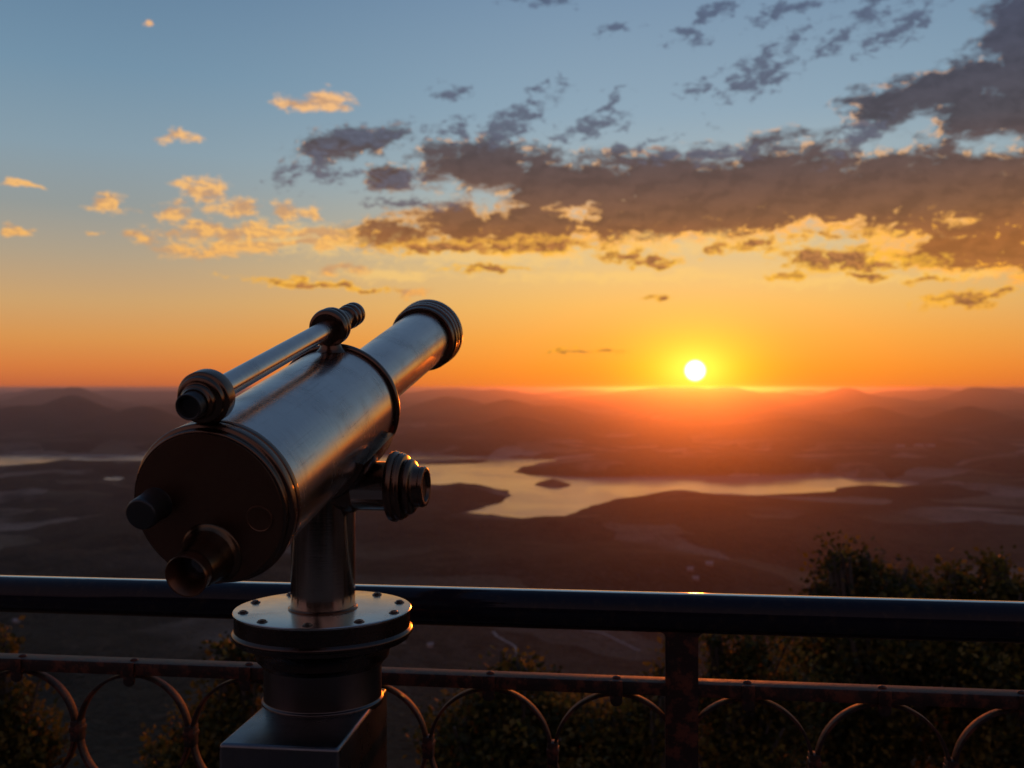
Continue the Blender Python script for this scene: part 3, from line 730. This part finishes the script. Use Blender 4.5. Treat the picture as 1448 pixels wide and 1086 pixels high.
def tree(name, label, cat, lobes, Y, ntwig, leaf, seed, spike=.0):
    """lobes: crown masses as (photo x, y, half width, half height, depth offset)"""
    R = np.random.default_rng(seed); random.seed(seed)
    k = Y/F
    L = [(pix(x, y, Y+dy), w*k, h*k) for (x, y, w, h, dy) in lobes]
    cx = sum(l[0].x for l in L)/len(L); cy = sum(l[0].y for l in L)/len(L)
    gz = float(height(np.array([cx]), np.array([cy]))[0])
    root = empty(name, (cx, cy, gz-.1)); o = Vector((cx, cy, gz-.1))
    tag(root, label, cat, 'trees and bushes below the terrace')
    vol = np.array([l[1]*l[1]*l[2] for l in L])**.75; vol /= vol.sum()
    tips = []
    for (c, w, h), f in zip(L, vol):
        n = max(10, int(ntwig*f*.45))
        d = R.normal(size=(n, 3)); d /= np.linalg.norm(d, axis=1)[:, None]
        rr = R.random(n)**.42
        lump = np.array([.50+.95*vnoise(np.array([q[0]*2.2+seed+q[2]]), np.array([q[1]*2.2+q[2]*2.0]))[0] for q in d])
        P = d*(rr*lump)[:, None]*np.array([w, w*.9, h])+np.array(c)
        tips.append(P)
    tips = np.concatenate(tips)
    # leaves on every twig: small folded blades round the twig's end
    per = 16
    n = len(tips)*per
    ctr = np.repeat(tips, per, 0); off = R.normal(size=(n, 3))*np.array([1, 1, .8])*leaf*1.30
    if spike: 
        up_ = R.random(len(tips)) < spike; off[:, 2] += np.repeat(up_, per)*R.random(n)*leaf*5
    pc_ = ctr+off
    d = off/(np.linalg.norm(off, axis=1)[:, None]+1e-9)+R.normal(size=(n, 3))*.5+np.array([0, 0, .25]); d /= np.linalg.norm(d, axis=1)[:, None]
    s = np.cross(d, R.normal(size=(n, 3))); s /= np.linalg.norm(s, axis=1)[:, None]+1e-9
    nn = np.cross(d, s)
    ln = leaf*(.7+.7*R.random(n))[:, None]; wd = ln*.34
    v0 = pc_-d*ln*.5; v1 = pc_+s*wd+nn*ln*.10; v2 = pc_+d*ln*.5; v3 = pc_-s*wd+nn*ln*.10
    vs = np.stack([v0, v1, v2, v3], 1).reshape(-1, 3)-np.array(o)
    i = np.arange(n)*4
    tris = np.concatenate([np.stack([i, i+1, i+2], 1), np.stack([i, i+2, i+3], 1)])
    me = mesh_np('crown', vs, tris)
    tw = np.repeat(np.clip(R.normal(.43, .24, len(tips)), 0, 1), per)+R.normal(0, .12, n)
    a = me.attributes.new('tint', 'FLOAT', 'POINT'); a.data.foreach_set('value', np.repeat(np.clip(tw, 0, 1), 4).astype(np.float32))
    link_mesh('crown', me, M['leaf'], root)
    # trunk and limbs
    mb = MB(); base = o.copy(); fork = Vector((cx, cy, gz+.45*(np.mean([l[0].z for l in L])-gz)))
    tr_r = .045+.02*len(L)
    mb.tube([base, base.lerp(fork, .5)+Vector((.05, .03, 0)), fork], [tr_r*1.25, tr_r, tr_r*.8], 12)
    for (c, w, h) in L:
        m1 = fork.lerp(c, .5)+Vector((random.uniform(-.1, .1), random.uniform(-.1, .1), .05))
        mb.tube([fork, m1, c, c+Vector((0, 0, h*.6))], [tr_r*.7, tr_r*.45, tr_r*.25, tr_r*.1], 8)
        for q in range(7):
            e = c+Vector((random.uniform(-.8, .8)*w, random.uniform(-.7, .7)*w, random.uniform(-.3, .85)*h))
            mb.tube([m1.lerp(c, random.random()), m1.lerp(e, .6)+Vector((0, 0, .04)), e], [tr_r*.25, tr_r*.15, tr_r*.06], 6)
    mb.build('trunk', M['bark'], root, o)
    return root

tree('leafy_tree', 'broad leafy tree showing above the handrail at the right', 'tree',
     [(1226,838,70,52,0),(1280,850,70,50,.3),(1180,800,26,34,-.1),(1225,800,22,22,0),(1158,836,24,18,.2),(1250,930,120,80,-.2),(1165,940,70,60,.2),(1200,1020,140,90,0),(1320,900,80,60,0)], 8.6, 2300, 00.0539, 3, .0)
tree('leafy_tree', 'leafy tree cut by the right edge of the photo behind the rings', 'tree',
     [(1400,850,60,40,0),(1408,805,22,20,.2),(1360,830,36,26,0),(1440,850,40,40,0),(1400,940,110,70,-.2),(1460,900,80,70,0),(1400,1040,130,80,0),(1347,815,16,18,0)], 8.2, 1900, .0526, 5, .0)
tree('shrub', 'dark shrub just right of the iron post, below the handrail', 'shrub',
     [(1060,930,55,45,0),(1020,985,60,50,0),(1090,1000,70,60,.2),(1050,1060,90,60,0),(1010,905,22,16,0)], 7.6, 900, 00.0490, 8)
tree('shrub', 'yellow green shrub between the pedestal and the post, behind the middle rings', 'shrub',
     [(740,1010,90,60,0),(660,1040,80,55,0),(800,1030,80,60,.2),(728,945,26,30,0),(700,980,50,30,0),(725,1075,130,50,0)], 7.0, 1250, 00.0490, 12)
tree('shrub', 'low shrub with golden leaves immediately left of the iron post', 'shrub',
     [(890,1045,70,60,0),(930,1020,50,50,0),(860,1075,80,50,0),(958,920,16,26,0),(945,960,18,30,.1)], 7.2, 900, 00.0490, 15)
tree('shrub', 'shrub to the left of the pedestal, seen through the ring beside it', 'shrub',
     [(330,1010,55,60,0),(300,1060,70,50,0),(350,950,34,34,0),(322,925,14,16,0),(260,1075,60,36,0)], 7.4, 850, 00.0490, 18)
tree('shrub', 'shrub filling the lower left corner behind the first ring', 'shrub',
     [(10,1010,50,70,0),(40,1060,60,50,0),(-40,980,60,90,0),(0,915,18,28,0),(-20,1070,80,50,0)], 7.2, 900, 00.0502, 21)

# ------------------------------------------------------------------ far houses and roads
def mk_plain(name, col, rough=.8, nscale=.4):
    m, t, p, ob, uv = material(name); n = noise(t, ob, nscale, 4, .6)
    setin(t, p, 'Base Color', mixc(t, n.ss(.35, .7)*.5, col, tuple(c*.75 for c in col))); setin(t, p, 'Roughness', rough)
    return m
M['wall'] = mk_plain('pale_render', (.22, .20, .19)); M['roof'] = mk_plain('pale_sheet_roof', (.22, .205, .20), .7); M['road'] = mk_plain('pale_gravel', (.20, .175, .155), .9, .05)
M['pane'] = mk_plain('window_glass', (.04, .04, .05), .1)
def house(name, label, cat, group, x, y, size, yaw):
    P = hit(x, y); w, d, h = size
    root = empty(name, P); root.rotation_euler = (0, 0, yaw); tag(root, label, cat, group)
    mb = MB(); mb.box((0, 0, h/2-2), (w, d, h+4)); mb.build('wall', M['wall'], root)
    rr = h*.55; f = [(-w/2-.6, -d/2-.8, h-.15), (-w/2-.6, 0, h+rr), (-w/2-.6, d/2+.8, h-.15)]; b = [(w/2+.6, p[1], p[2]) for p in f]
    f2 = [(p[0], p[1], p[2]+.5) for p in f]; b2 = [(p[0], p[1], p[2]+.5) for p in b]
    mb = MB(); mb.v += f+b+f2+b2
    for q in ((0, 1, 4, 3), (1, 2, 5, 4), (6, 9, 10, 7), (7, 10, 11, 8), (0, 3, 9, 6), (2, 8, 11, 5), (0, 6, 7, 1), (1, 7, 8, 2), (3, 4, 10, 9), (4, 5, 11, 10)):
        mb.f.append(q); mb.uv.append([(0, 0)]*4)
    mb.build('roof', M['roof'], root)
    return root
for lab, x, y, s in (('leftmost of three pale sheds on the far right plain', 1273, 633, (52, 26, 12)), ('middle one of three pale sheds on the far right plain', 1299, 632.5, (60, 30, 13)), ('rightmost of three pale sheds on the far right plain', 1316, 632, (58, 28, 12))):
    house('farm_shed', lab, 'shed', 'pale sheds far out on the right plain', x, y, s, random.uniform(-.2, .2))
for lab, x, y, s in (('white roofed house above the handrail below the sun', 1003, 800, (16, 11, 6)), ('small pale house left of the white roofed one below the sun', 976, 807, (13, 9, 5)),
                     ('pale house lowest of the hamlet below the sun', 984, 820, (12, 9, 5))):
    house('country_house', lab, 'house', 'hamlet on the slope below the sun', x, y, s, random.uniform(-.6, .6))
house('country_house', 'lone pale cottage glimpsed under the handrail right of the pedestal', 'house', None, 608, 915, (9, 7, 4.5), .4)
house('country_house', 'lone pale cottage glimpsed under the handrail at far left', 'house', None, 23, 881, (9, 7, 4.5), -.3)

def road(pts, width):
    P = [hit(*p) for p in pts]; Q_ = []
    for i in range(len(P)-1):
        for k in range(10): Q_.append(P[i].lerp(P[i+1], k/10))
    Q_.append(P[-1]); rows = []
    for i, p in enumerate(Q_):
        d = Q_[min(i+1, len(Q_)-1)]-Q_[max(i-1, 0)]; n = Vector((-d.y, d.x, 0)).normalized()*width/2
        row = []
        for s in (-1, 0, 1):
            q = p+n*s; z = float(height(np.array([q.x]), np.array([q.y]))[0]); row.append((q.x, q.y, z+1.2))
        rows.append(row)
    mb = MB(); mb.grid(rows, False)
    return mb.build('road', M['road'])
rd = road([(697,894),(703,901),(716,908),(728,915),(732,926)], 5); tag(rd, 'pale track curving down through the woods under the handrail', 'road', kind='structure')
rd = road([(802,887),(830,892),(852,896),(880,910),(905,921)], 5); tag(rd, 'pale track under the handrail left of the iron post', 'road', kind='structure')

# ------------------------------------------------------------------ render settings
sc = bpy.context.scene
sc.view_settings.view_transform = 'Standard'; sc.view_settings.look = 'None'; sc.view_settings.exposure = 0; sc.view_settings.gamma = 1
sc.render.engine = 'CYCLES'
sc.cycles.use_denoising = True
sc.cycles.max_bounces = 8; sc.cycles.volume_bounces = 0; sc.cycles.transparent_max_bounces = 8
sc.cycles.sample_clamp_indirect = 6
